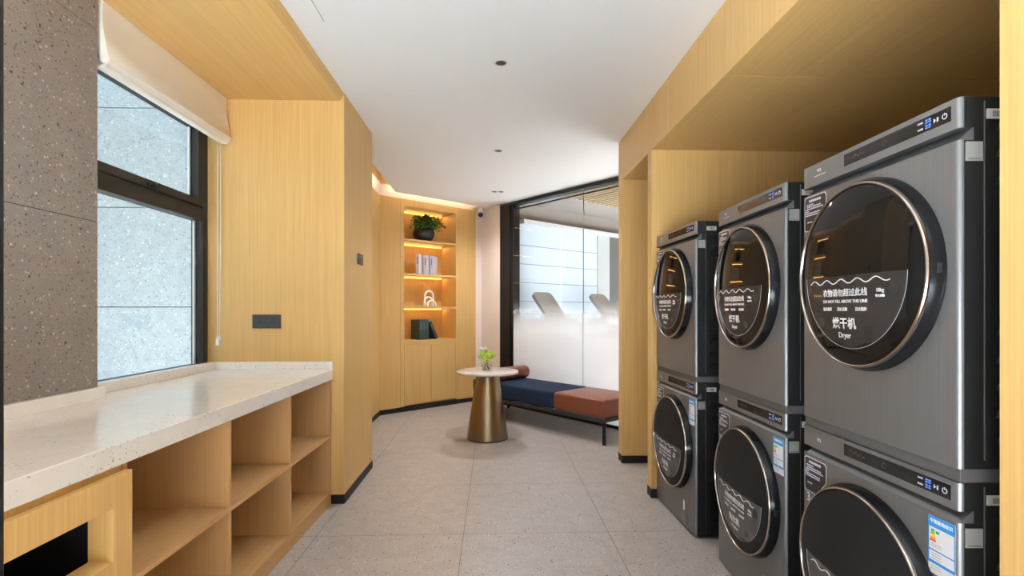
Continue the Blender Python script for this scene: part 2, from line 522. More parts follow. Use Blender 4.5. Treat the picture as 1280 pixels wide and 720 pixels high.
for zt in (2.107, 1.687, 1.277):
    bm = NB(); box(bm, 0.322, 1.090, 0.004, 0.34, zt - 0.026, zt)
    obj('shelf', bm, oak_x, cab)
for zt in (2.500, 2.081, 1.661, 1.251):
    bm = NB(); box(bm, 0.33, 1.08, 0.322, 0.336, zt - 0.010, zt - 0.001)
    obj('light_strip', bm, strip_m, cab)
    l = bpy.data.lights.new('shelf_light', 'AREA'); l.shape = 'RECTANGLE'; l.size = 0.74; l.size_y = 0.012; l.energy = 0.5; l.color = (1.0, 0.58, 0.18)
    o = bpy.data.objects.new('shelf_light', l); link(o, cab); o.location = (0.705, 0.30, zt - 0.012); o.rotation_euler = (math.radians(-35), 0, 0)
for a0, a1 in ((0.325, 0.7055), (0.7085, 1.087)):
    bm = NB(); box(bm, a0, a1, 0.001, 0.02, 0.078, 0.802, 0.001)
    obj('door', bm, oak_z, cab)
bm = NB(); box(bm, 0.271, 1.128, -0.003, 0.03, 0.0, 0.058)
obj('plinth', bm, black_skirt, cab)

def far_box(name, a0, a1, d0, d1, z0, z1, m, label, cat):
    bm = NB(); box(bm, a0, a1, d0, d1, z0, z1)
    o = struct(name, bm, m, label, cat)
    o.location = S0; o.rotation_euler = (0, 0, TH)
    return o
far_box('wall_far_left', 0.0, 0.268, 0.0, 0.36, 0.0, 2.583, oak_z, 'oak wall panel left of the lit shelf cabinet', 'wall')
far_box('wall_far_right', 1.131, 1.417, 0.0, 0.36, 0.0, 2.583, oak_z, 'oak wall panel right of the lit shelf cabinet', 'wall')
far_box('wall_far_plaster', 1.417, 1.520, 0.0, 0.36, 0.0, 2.99, plaster_m, 'narrow cream plaster strip right of the oak cabinet wall', 'wall')
far_box('wall_far_back', -0.3, 1.52, 0.362, 0.42, 0.0, 3.0, plaster_m, 'wall behind the shelf cabinet', 'wall')
far_box('trim_cove', -0.02, 1.417, 0.005, 0.36, 2.583, 2.72, plaster_m, 'cream band above the oak cabinet wall at the ceiling', 'trim')
far_box('wall_far_upper', -0.02, 1.417, 0.003, 0.36, 2.72, 2.96, oak_z, 'oak wall continuing up inside the far ceiling slot', 'wall')
bm = NB(); box(bm, 0.0, 0.268, -0.003, -0.0003, 0.0, 0.058); box(bm, 1.131, 1.417, -0.003, -0.0003, 0.0, 0.058)
o = struct('baseboard_far', bm, black_skirt, 'low black skirting under the far oak panels', 'skirting'); o.location = S0; o.rotation_euler = (0, 0, TH)
# warm lamps lying in the ceiling slot
cove = thing('cove_light', 'warm strip light hidden in the ceiling slot above the far oak walls', 'light', wl(0.7, -0.10, 2.70), TH)
cstrip = mat('cove_strip', (1, 0.85, 0.7), 0.5, emit=(1.0, 0.62, 0.34), estr=0.8)
bm = NB(); box(bm, -0.62, 0.60, -0.02, 0.0, -0.02, 0.0); obj('strip', bm, cstrip, cove)
for loc, rz, ln, en in ((wl(0.7, -0.075, 2.70), TH, 1.2, 0.7), ((-1.24, 5.0, 2.70), PI / 2, 1.8, 0.9)):
    l = bpy.data.lights.new('cove_lamp', 'AREA'); l.shape = 'RECTANGLE'; l.size = ln; l.size_y = 0.03; l.energy = en; l.color = (1.0, 0.66, 0.40)
    o = bpy.data.objects.new('cove_lamp', l); link(o); o.location = loc; o.rotation_euler = (math.radians(75), 0, rz)
# plaster wall from the corner to the glass (local frame of the glass wall: u along glass, w into the gym)
GC = Vector((-0.163, 7.0, 0))
TG = math.atan2(-0.776, 0.63)
def gl(u, w, z=0.0):
    return (GC.x + u * math.cos(TG) - w * math.sin(TG), GC.y + u * math.sin(TG) + w * math.cos(TG), z)
def glass_box(name, u0, u1, w0, w1, z0, z1, m, label, cat, bev=0):
    bm = NB(); box(bm, u0, u1, w0, w1, z0, z1, bev)
    o = struct(name, bm, m, label, cat); o.location = GC; o.rotation_euler = (0, 0, TG)
    return o
glass_box('wall_plaster', -0.02, 0.405, 0.0, 0.12, 0.0, CEIL + 0.3, plaster_m, 'cream plaster wall between the oak cabinet and the black glass frame', 'wall')

# ------------------------------------------------------------------ glass partition
gp = thing('window_2', 'glass partition with frosted lower half in a black frame behind the bench', 'glass partition', tuple(GC), TG); gp['kind'] = 'structure'
GE = 3.70
bm = NB()
box(bm, 0.405, 0.600, -0.012, 0.10, 0.0, CEIL - 0.001, 0.002)
box(bm, 0.600, GE, -0.012, 0.10, 2.573, CEIL - 0.001, 0.002)
box(bm, 0.600, 0.640, 0.01, 0.05, 0.0, 2.573, 0.001)
box(bm, 0.640, GE, 0.0, 0.05, 0.0, 0.03, 0.001)
obj('partition_frame', bm, black_metal, gp)
bm = NB(); box(bm, 0.60, GE, 0.012, 0.036, 2.512, 2.526)
obj('top_channel', bm, black_metal, gp)
for u0, u1 in ((0.630, 1.806), (1.811, GE)):
    bm = NB(); box(bm, u0, u1, 0.016, 0.028, 0.031, 2.572)
    obj('pane', bm, frost_m, gp)
bm = NB(); box(bm, 1.8062, 1.8108, 0.015, 0.029, 0.031, 2.572)
obj('pane_seal', bm, mat('grey_seal', (0.22, 0.25, 0.26), 0.4), gp)
glass_box('wall_glass_top', 0.0, GE, 0.02, 0.10, CEIL, 3.0, ceiling_m, 'wall strip above the glass partition', 'wall')

# ------------------------------------------------------------------ gym beyond the glass
gym_wall = mat('gym_grey_wall', (0.30, 0.27, 0.25), 0.8)
gym_ceil = mat('gym_brown_grey_ceiling', (0.30, 0.265, 0.24), 0.8)
glass_box('ceiling_gym', -0.1, 4.2, 0.11, 5.2, 2.80, 2.86, gym_ceil, 'brown grey ceiling of the gym behind the glass', 'ceiling')
glass_box('wall_gym_far', -0.1, 4.2, 5.1, 5.2, 0.0, 2.80, gym_wall, 'far wall of the gym behind the glass', 'wall')
glass_box('wall_gym_right', 4.2, 4.3, 0.0, 5.2, 0.0, 2.86, gym_wall, 'right wall of the gym behind the glass', 'wall')
bm = NB()
box(bm, -0.12, 0.0, 0.11, 0.70, 0.0, 2.80)
o = struct('wall_gym_jamb', bm, black_metal, 'black pillar inside the gym beside the glass', 'pillar'); o.location = GC; o.rotation_euler = (0, 0, TG)
bm = NB()
box(bm, -0.12, 0.0, 0.70, 5.1, 0.0, 0.45); box(bm, -0.12, 0.0, 0.70, 5.1, 2.56, 2.80); 
o = struct('wall_gym_window', bm, gym_ceil, 'gym window wall above and below the blinds', 'wall'); o.location = GC; o.rotation_euler = (0, 0, TG)
bm = NB(); box(bm, -0.12, 0.02, 2.78, 5.1, 0.45, 2.56)
o = struct('wall_gym_pier', bm, mat('gym_dark_pier', (0.13, 0.125, 0.12), 0.7), 'dark grey wall right of the gym window', 'wall'); o.location = GC; o.rotation_euler = (0, 0, TG)
bm = NB(); box(bm, -0.10, 0.015, 2.46, 2.78, 0.45, 2.56)
o = struct('trim_gym_column', bm, mat('gym_pale_column', (0.55, 0.58, 0.60), 0.7), 'pale grey column beside the gym blinds', 'column'); o.location = GC; o.rotation_euler = (0, 0, TG)
bm = NB(); box(bm, -0.02, 0.10, 0.70, 3.9, 2.495, 2.555)
o = struct('trim_gym_pelmet', bm, mat('gym_pelmet_white', (0.80, 0.82, 0.83), 0.6), 'pale pelmet above the gym window blinds', 'pelmet'); o.location = GC; o.rotation_euler = (0, 0, TG)
# the bright window itself
bm = NB(); box(bm, -0.11, -0.10, 0.70, 2.46, 0.45, 2.56)
o = struct('window_3', bm, mat('daylit_window', (0.8, 0.9, 1), 0.5, emit=(0.86, 0.94, 1.0), estr=0.42), 'bright daylit gym window behind the blinds', 'window'); o.location = GC; o.rotation_euler = (0, 0, TG)
def translucent(name, col, fac=0.7):
    m = bpy.data.materials.new(name); m.use_nodes = True
    t = m.node_tree; t.nodes.remove(t.nodes['Principled BSDF']); out = t.nodes['Material Output']
    tl = t.nodes.new('ShaderNodeBsdfTranslucent'); tl.inputs[0].default_value = (*col, 1)
    df = t.nodes.new('ShaderNodeBsdfDiffuse'); df.inputs[0].default_value = (*col, 1)
    mx = t.nodes.new('ShaderNodeMixShader'); mx.inputs[0].default_value = 1 - fac
    t.links.new(tl.outputs[0], mx.inputs[1]); t.links.new(df.outputs[0], mx.inputs[2]); t.links.new(mx.outputs[0], out.inputs[0])
    return m
sheer = translucent('sheer_white_blind', (0.90, 0.92, 0.94))
bat = mat('blind_batten_grey', (0.45, 0.48, 0.52), 0.7)
for w0, w1, lab in ((0.70, 1.560, 'left white roman blind lowered over the gym window'), (1.585, 2.455, 'right white roman blind lowered over the gym window')):
    rb = thing('roman_blind', lab, 'blind', tuple(GC), TG, 'white roman blinds in the gym')
    bm = NB(); box(bm, 0.0, 0.004, w0, w1, 0.50, 2.50); obj('blind_fabric', bm, sheer, rb)
    for k in range(7):
        z = 2.19 - 0.275 * k
        bm = NB(); box(bm, 0.004, 0.010, w0, w1, z - 0.008, z + 0.004); obj('batten', bm, bat, rb)
# slatted timber ceiling raft
raft = thing('slatted_ceiling_raft', 'timber slat raft on the gym ceiling beyond the glass', 'ceiling raft', gl(1.9, 1.9, 2.72), TG)
slat_m = wood('raft_timber', 'x', (0.52, 0.38, 0.22), (0.40, 0.28, 0.15))
bm = NB()
for k in range(26):
    box(bm, -0.95, 1.9, -1.55 + 0.095 * k, -1.55 + 0.095 * k + 0.045, 0.0, 0.05)
obj('slats', bm, slat_m, raft)
bm = NB(); box(bm, -0.95, 1.9, -1.56, 0.92, 0.0505, 0.079); obj('backing', bm, mat('raft_backing', (0.10, 0.085, 0.07), 0.8), raft)
ts = thing('track_light', 'small black track light under the slatted gym ceiling', 'light', gl(1.55, 1.35, 2.69), TG)
bm = NB(); box(bm, -0.22, 0.22, -0.012, 0.012, 0.0, 0.029); obj('track', bm, black_metal, ts)
bm = NB(); lathe(bm, [(0.028, -0.10), (0.030, 0.0), (0.012, 0.0)], 16); obj('spot_head', bm, black_metal, ts, 40)
for k, (u, w, e) in enumerate(((2.7, 1.9, 430), (2.7, 3.6, 430))):  # added lamps out of view, brightening the gym and the frosted panes
    gd = thing('gym_fill_light', ['added unseen gym fill light nearer the glass', 'added unseen gym fill light farther from the glass'][k], 'light', gl(u, w, 2.66), TG, 'added gym fill lights')
    bm = NB(); lathe(bm, [(0.06, 0.0), (0.07, 0.0), (0.07, 0.05), (0.02, 0.05)], 24); obj('housing', bm, white_plastic, gd, 40)
    bm = NB(); lathe(bm, [(0.0, 0.004), (0.058, 0.004), (0.058, 0.008), (0.0, 0.008)], 24); obj('lens', bm, mat('lamp_lens', (1, 1, 1), 0.5, emit=(1, 0.93, 0.85), estr=6), gd)
    l = bpy.data.lights.new('gym_fill_lamp', 'AREA'); l.shape = 'DISK'; l.size = 0.12; l.spread = math.radians(75); l.energy = e; l.color = (0.86, 0.94, 1.0)
    o = bpy.data.objects.new('gym_fill_lamp', l); link(o, gd); o.location = (0, 0, -0.005)

# treadmills
tread_grey = mat('treadmill_grey', (0.34, 0.315, 0.30), 0.5)
def make_treadmill(label, u, w):
    t = thing('treadmill', label, 'treadmill', gl(u, w, 0), TG, 'treadmills behind the glass')
    # local: -x towards the window (front), x towards the back of the machine, y across
    bm = NB(); box(bm, -0.35, 1.25, -0.36, 0.36, 0.06, 0.20, 0.03); obj('deck', bm, tread_grey, t)
    bm = NB(); box(bm, -0.10, 1.22, -0.24, 0.24, 0.201, 0.207); obj('belt', bm, black_skirt, t)
    for s in (-1, 1):
        bm = NB(); tube(bm, [(-0.22, s * 0.33, 0.15), (-0.16, s * 0.33, 0.6), (-0.02, s * 0.33, 1.04)], 0.035, 10); obj('upright', bm, tread_grey, t, True)
        bm = NB(); tube(bm, [(-0.04, s * 0.33, 1.03), (0.15, s * 0.34, 1.06), (0.45, s * 0.34, 0.98)], 0.025, 10); obj('handrail', bm, tread_grey, t, True)
        bm = NB(); box(bm, -0.30, -0.20, s * 0.30 - 0.04, s * 0.30 + 0.04, 0.0, 0.06); obj('foot', bm, black_skirt, t)
        bm = NB(); box(bm, 1.10, 1.20, s * 0.30 - 0.04, s * 0.30 + 0.04, 0.0, 0.06); obj('foot', bm, black_skirt, t)
    bm = NB(); box(bm, -0.10, 0.12, -0.34, 0.34, 1.02, 1.11, 0.03, 3); obj('console', bm, tread_grey, t)
    bm = NB()
    pts = []
    W, Hh, r = 0.185, 0.25, 0.07
    for cx, cy, a0 in ((W - r, Hh - r, 0), (-W + r, Hh - r, 90), (-W + r, -Hh + r, 180), (W - r, -Hh + r, 270)):
        for k in range(7):
            a = math.radians(a0 + 15 * k); pts.append((cx + r * math.cos(a), cy + r * math.sin(a)))
    prism(bm, pts, -0.025, 0.025, 'x')
    sc = obj('screen', bm, tread_grey, t, 40)
    sc.location = (-0.06, 0, 1.29); sc.rotation_euler = (0, math.radians(-42), 0)
    return t
make_treadmill('grey treadmill behind the frosted glass, the nearer left one', 0.50, 0.86)
make_treadmill('grey treadmill behind the frosted glass, partly hidden by the oak fin', 0.50, 2.10)

# ------------------------------------------------------------------ worktop, open shelves, drop-box cabinet
def cx_(y):  # counter front edge, very slightly out of parallel
    return -1.017 - 0.019 * (3.28 - y)
ct = thing('worktop', 'long white speckled quartz worktop under the window', 'worktop')
bm = NB(); prism(bm, [(-1.76, 2.225), (-1.678, 2.225), (-1.678, 0.35), (cx_(0.35), 0.35), (cx_(3.2785), 3.2785), (-1.76, 3.2785)], 0.793, 0.857)
bmesh.ops.bevel(bm, geom=[e for e in bm.edges], offset=0.002, segments=1, affect='EDGES')
obj('slab', bm, quartz_m, ct)
bm = NB(); box(bm, -1.785, -1.745, 2.24, 3.2785, 0.857, 0.907, 0.0015); obj('backsplash', bm, quartz_m, ct)
bm = NB(); box(bm, -1.678, -1.655, 0.35, 2.24, 0.857, 0.907, 0.0015); box(bm, -1.76, -1.678, 2.2265, 2.24, 0.857, 0.907); obj('backsplash', bm, quartz_m, ct)
bm = NB(); box(bm, -1.745, cx_(3.27), 3.258, 3.2785, 0.857, 0.907, 0.0015); obj('backsplash', bm, quartz_m, ct)

RS = -math.atan(0.019)     # the units follow the worktop's front edge
# local frame: origin at far front corner on the floor, y negative towards the camera, x negative into the unit
us = thing('open_shelf_unit', 'open oak shelf unit with six cubbies under the worktop', 'shelf unit', (-1.029, 3.268, 0), RS)
D = 0.60
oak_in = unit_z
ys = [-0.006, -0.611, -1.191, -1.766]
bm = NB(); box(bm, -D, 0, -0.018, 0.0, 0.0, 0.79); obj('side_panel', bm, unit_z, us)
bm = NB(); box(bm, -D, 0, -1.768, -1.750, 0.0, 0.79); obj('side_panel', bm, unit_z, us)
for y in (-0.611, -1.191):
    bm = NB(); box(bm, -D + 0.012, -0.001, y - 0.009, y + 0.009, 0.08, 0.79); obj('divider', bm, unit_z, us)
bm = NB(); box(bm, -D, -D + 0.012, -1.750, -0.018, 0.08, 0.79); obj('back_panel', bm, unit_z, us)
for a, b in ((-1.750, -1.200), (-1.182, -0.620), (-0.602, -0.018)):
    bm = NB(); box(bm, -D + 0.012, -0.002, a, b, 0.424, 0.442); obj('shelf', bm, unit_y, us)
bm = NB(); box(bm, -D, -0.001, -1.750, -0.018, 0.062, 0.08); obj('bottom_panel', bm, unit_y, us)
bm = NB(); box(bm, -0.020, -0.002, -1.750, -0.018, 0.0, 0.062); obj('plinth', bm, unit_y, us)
bm = NB(); lathe(bm, [(0.0, 0.0), (0.013, 0.0), (0.013, 0.003), (0.0, 0.003)], 16, (-0.10, -0.6195, 0.115), 'y'); obj('cable_hole', bm, void_m, us)

D = 0.555
dc = thing('drop_box_cabinet', 'oak cabinet with a dark letterbox opening in its front, left of the cubbies', 'cabinet', (-1.029 - 0.019 * 1.768 * -1 * -1, 1.500, 0), RS)
bm = NB(); box(bm, -D, -0.004, -0.018, -0.002, 0.0, 0.79); box(bm, -D, -0.004, -1.16, -1.142, 0.0, 0.79)
box(bm, -D, -D + 0.012, -1.142, -0.018, 0.0, 0.79); box(bm, -D + 0.012, -0.004, -1.142, -0.018, 0.06, 0.078)
box(bm, -0.022, -0.004, -1.142, -0.018, 0.752, 0.79)
obj('carcass', bm, oak_z, dc)
bm = NB()
fy0, fy1, fz0, fz1 = -1.158, 0.010, 0.066, 0.772
hy0, hy1, hz0, hz1 = -0.90, -0.060, 0.538, 0.686
box(bm, 0.0, 0.02, fy0, hy0, fz0, fz1); box(bm, 0.0, 0.02, hy1, fy1, fz0, fz1)
box(bm, 0.0, 0.02, hy0, hy1, fz0, hz0); box(bm, 0.0, 0.02, hy0, hy1, hz1, fz1)
bmesh.ops.remove_doubles(bm, verts=bm.verts, dist=1e-5)
bx = bm
box(bx, -0.05, 0.0, hy1, hy1 + 0.012, hz0 - 0.012, hz1 + 0.012); box(bx, -0.05, 0.0, hy0, hy1, hz0 - 0.012, hz0); box(bx, -0.05, 0.0, hy0, hy1, hz1, hz1 + 0.012)
obj('front_panel', bm, oak_z, dc)
bm = NB(); box(bm, -0.50, -0.4, -1.10, -0.06, 0.085, 0.72); box(bm, -0.4, -0.052, -0.052, -0.04, 0.085, 0.72); box(bm, -0.40, -0.052, -1.10, -0.04, 0.72, 0.735); box(bm, -0.40, -0.052, -1.10, -0.04, 0.082, 0.09)
obj('bin_liner', bm, void_m, dc)

# ------------------------------------------------------------------ roman blind at the left window
rb = thing('roman_blind', 'cream roman blind folded up at the top of the left window', 'blind', (0, 0, 0))
bm = NB()
prof = [(-1.715, 2.562), (-1.677, 2.562), (-1.674, 2.54), (-1.676, 2.48), (-1.668, 2.42), (-1.657, 2.36), (-1.650, 2.315), (-1.652, 2.295), (-1.668, 2.29), (-1.690, 2.31), (-1.706, 2.40), (-1.715, 2.48)]
prism(bm, prof, 2.245, 3.262, 'y')
bmesh.ops.bevel(bm, geom=[e for e in bm.edges if abs(e.verts[0].co.y - e.verts[1].co.y) < 1e-6], offset=0.002, segments=1, affect='EDGES')
obj('blind_fabric', bm, blind_m, rb, 50)
for k, (x, z) in enumerate(((-1.648, 2.315), (-1.653, 2.300), (-1.662, 2.285))):
    bm = NB()
    prism(bm, [(x - 0.045, z - 0.012), (x - 0.006, z - 0.016), (x, z - 0.011), (x + 0.001, z - 0.002), (x - 0.006, z + 0.004), (x - 0.045, z + 0.012)], 2.247, 3.266 - 0.004 * k, 'y')
    obj('fold', bm, blind_m, rb, 50)
bm = NB(); box(bm, -1.712, -1.6755, 2.244, 3.264, 2.536, 2.5625, 0.002); obj('head_rail', bm, blind_m, rb)
for y in (3.205, 3.240):
    bm = NB(); tube(bm, [(-1.700, y, 2.29), (-1.7015, y + 0.003, 1.8), (-1.703, 3.222 + (y - 3.2225) * 0.7, 1.065)], 0.0028, 6); obj('cord', bm, cord_m, rb, True)
bm = NB(); box(bm, -1.714, -1.692, 3.206, 3.240, 1.014, 1.056, 0.004); box(bm, -1.708, -1.698, 3.209, 3.216, 1.054, 1.072); box(bm, -1.708, -1.698, 3.230, 3.237, 1.054, 1.072)
obj('cord_weight', bm, white_plastic, rb)

# ------------------------------------------------------------------ socket plates, light switch
plate_m = mat('anthracite_plate', (0.032, 0.032, 0.034), 0.4)
def socket(x, label):
    s = thing('socket_plate', label, 'socket', (x, 3.28, 1.160), 0, 'socket plates on the oak return')
    bm = NB(); box(bm, -0.0435, 0.0435, -0.009, -0.0005, -0.0435, 0.0435, 0.0015); obj('plate', bm, plate_m, s)
    bm = NB()
    for dx, dz, ang in ((-0.008, 0.020, 0), (0.008, 0.020, 0), (-0.010, -0.010, 35), (0.010, -0.010, -35), (0.0, 0.002, 0)):
        prism(bm, [(dx + cx * math.cos(math.radians(ang)) - cz * math.sin(math.radians(ang)), dz + cx * math.sin(math.radians(ang)) + cz * math.cos(math.radians(ang))) for cx, cz in ((-0.0014, -0.005), (0.0014, -0.005), (0.0014, 0.005), (-0.0014, 0.005))], -0.0096, -0.0088, 'y')
    obj('socket_holes', bm, void_m, s)
    return s
socket(-1.478, 'left black socket plate above the worktop')
socket(-1.389, 'right black socket plate above the worktop')
sw = thing('light_switch', 'slim black switch plate on the oak wall return', 'switch', (-0.95, 3.653, 1.592), 0)
bm = NB(); box(bm, 0.0005, 0.010, -0.062, 0.062, -0.038, 0.038, 0.002); obj('plate', bm, plate_m, sw)
bm = NB(); lathe(bm, [(0.0, 0.0098), (0.005, 0.0098), (0.005, 0.0108), (0.0, 0.0108)], 16, (0, -0.0, 0.018), 'x'); obj('sensor', bm, white_plastic, sw)

# ------------------------------------------------------------------ ceiling downlights and camera
trim_m = mat('downlight_trim', (0.55, 0.50, 0.46), 0.4)
lens_m = mat('downlight_lens', (0.03, 0.02, 0.015), 0.3)
baffle_m = mat('downlight_baffle', (0.02, 0.018, 0.016), 0.35)
def downlight(y, label, x=0.04, w=40):
    d = thing('downlight', label, 'ceiling light', (x, y, CEIL), 0, 'recessed downlights along the ceiling')
    bm = NB(); lathe(bm, [(0.027, -0.0005), (0.034, -0.0005), (0.036, -0.003), (0.030, -0.006), (0.027, -0.004)], 32, close=False); obj('trim_ring', bm, trim_m, d, True)
    bm = NB(); lathe(bm, [(0.027, -0.003), (0.020, -0.0008), (0.0, -0.0008)], 32); obj('baffle', bm, baffle_m, d)
    bm = NB(); lathe(bm, [(0.0, -0.0032), (0.010, -0.0030), (0.010, -0.001), (0.0, -0.001)], 24); obj('lens', bm, lens_m, d)
    l = bpy.data.lights.new('downlight_lamp', 'SPOT'); l.energy = w; l.spot_size = math.radians(150); l.spot_blend = 0.9; l.shadow_soft_size = 0.03; l.color = (0.95, 0.97, 1.0)
    o = bpy.data.objects.new('downlight_lamp', l); link(o, d); o.location = (0, 0, -0.04)
for y, lab in ((1.28, 'round downlight overhead, nearest to the viewer'), (2.842, 'round recessed downlight in the middle of the ceiling above the counter end'), (4.406, 'round recessed downlight farther along, before the bench')):
    downlight(y, lab, w={1.28: 6, 2.842: 14}.get(y, 34))
downlight(5.93, 'left one of the twin downlights near the security camera', 0.01, 24)
downlight(5.93, 'right one of the twin downlights near the security camera', 0.085, 24)

sc_ = thing('security_camera', 'white security camera with black lens in the ceiling corner by the oak cabinet', 'camera', (-0.175, 6.90, 2.53), math.radians(0))
bm = NB(); lathe(bm, [(0.034, 0.082), (0.036, 0.05), (0.040, 0.03), (0.036, 0.0), (0.020, -0.008)], 24); obj('mount', bm, white_plastic, sc_, 40)
bm = NB(); bmesh.ops.create_uvsphere(bm, u_segments=24, v_segments=16, radius=0.034); bmesh.ops.translate(bm, verts=bm.verts, vec=(0, -0.028, -0.012)); obj('lens_ball', bm, mat('gloss_black', (0.01, 0.01, 0.01), 0.12), sc_, True)

# ------------------------------------------------------------------ washing machines and dryers
metal_m = mat('dark_grey_steel', (0.165, 0.164, 0.164), 0.40, 0.6)
g = G(metal_m); nz = g.noise(g.coord((1, 260, 2)), 1.0, 2, 0.5)
g.l(g.ramp(nz, [(0.3, (0.150, 0.148, 0.147)), (0.7, (0.170, 0.168, 0.167))]), g.b.inputs['Base Color'])
panel_m = mat('grey_control_panel', (0.178, 0.177, 0.177), 0.38, 0.6)
groove_m = mat('groove_grey', (0.12, 0.12, 0.12), 0.35, 0.6)
side_m = mat('black_case', (0.008, 0.0075, 0.007), 0.5, spec=0.22)
kit_m = mat('stacking_kit_brown', (0.060, 0.055, 0.052), 0.5, spec=0.25)
gloss_m = mat('gloss_black_bezel', (0.005, 0.005, 0.0055), 0.16, spec=0.14)
doorglass_m = mat('smoked_door_glass', (0.006, 0.005, 0.0045), 0.03, spec=0.16)
washer_glass_m = mat('matt_dark_door_glass', (0.010, 0.0095, 0.0095), 0.45, spec=0.10)
rim_m = mat('bronze_rim', (0.40, 0.34, 0.30), 0.16, 1.0)
display_m = mat('display_black', (0.010, 0.009, 0.010), 0.10)
white_print = mat('white_print', (0.80, 0.78, 0.78), 0.5)
grey_print = mat('grey_print', (0.42, 0.40, 0.40), 0.5)
icon_m = mat('display_icon', (0.40, 0.40, 0.43), 0.5, emit=(0.8, 0.85, 1.0), estr=0.02)
blue_m = mat('display_blue', (0.05, 0.15, 0.5), 0.5, emit=(0.10, 0.28, 0.95), estr=0.16)
label_black = mat('label_black', (0.012, 0.010, 0.013), 0.3)
label_white = mat('label_white', (0.72, 0.72, 0.75), 0.45)
label_blue = mat('label_blue', (0.02, 0.22, 0.55), 0.45)
plate_grey = mat('sticker_grey', (0.20, 0.19, 0.175), 0.5)
plate_pale = mat('sticker_pale', (0.45, 0.42, 0.39), 0.5)
bar_m = mat('bar_grey', (0.10, 0.09, 0.09), 0.5)
film_m = mat('film_clear', (0.20, 0.18, 0.175), 0.22, alpha=0.20)
film_w = mat('film_clear_matt', (0.16, 0.155, 0.155), 0.30, alpha=0.55)
pad_m = mat('film_pad', (0.012, 0.010, 0.010), 0.4)

MW, MD, RB, RR = 0.60, 0.60, 0.270, 0.252
def plan(x0, x1, y0, y1, r, n=5):
    """plan outline with the two front (low x) corners rounded"""
    p = []
    for cx, cy, a0 in ((x0 + r, y0 + r, 270), (x0 + r, y1 - r, 180)):
        for k in range(n + 1):
            a = math.radians(a0 - 90 * k / n)
            p.append((cx + r * math.cos(a), cy + r * math.sin(a)))
    return p + [(x1, y1), (x1, y0)]

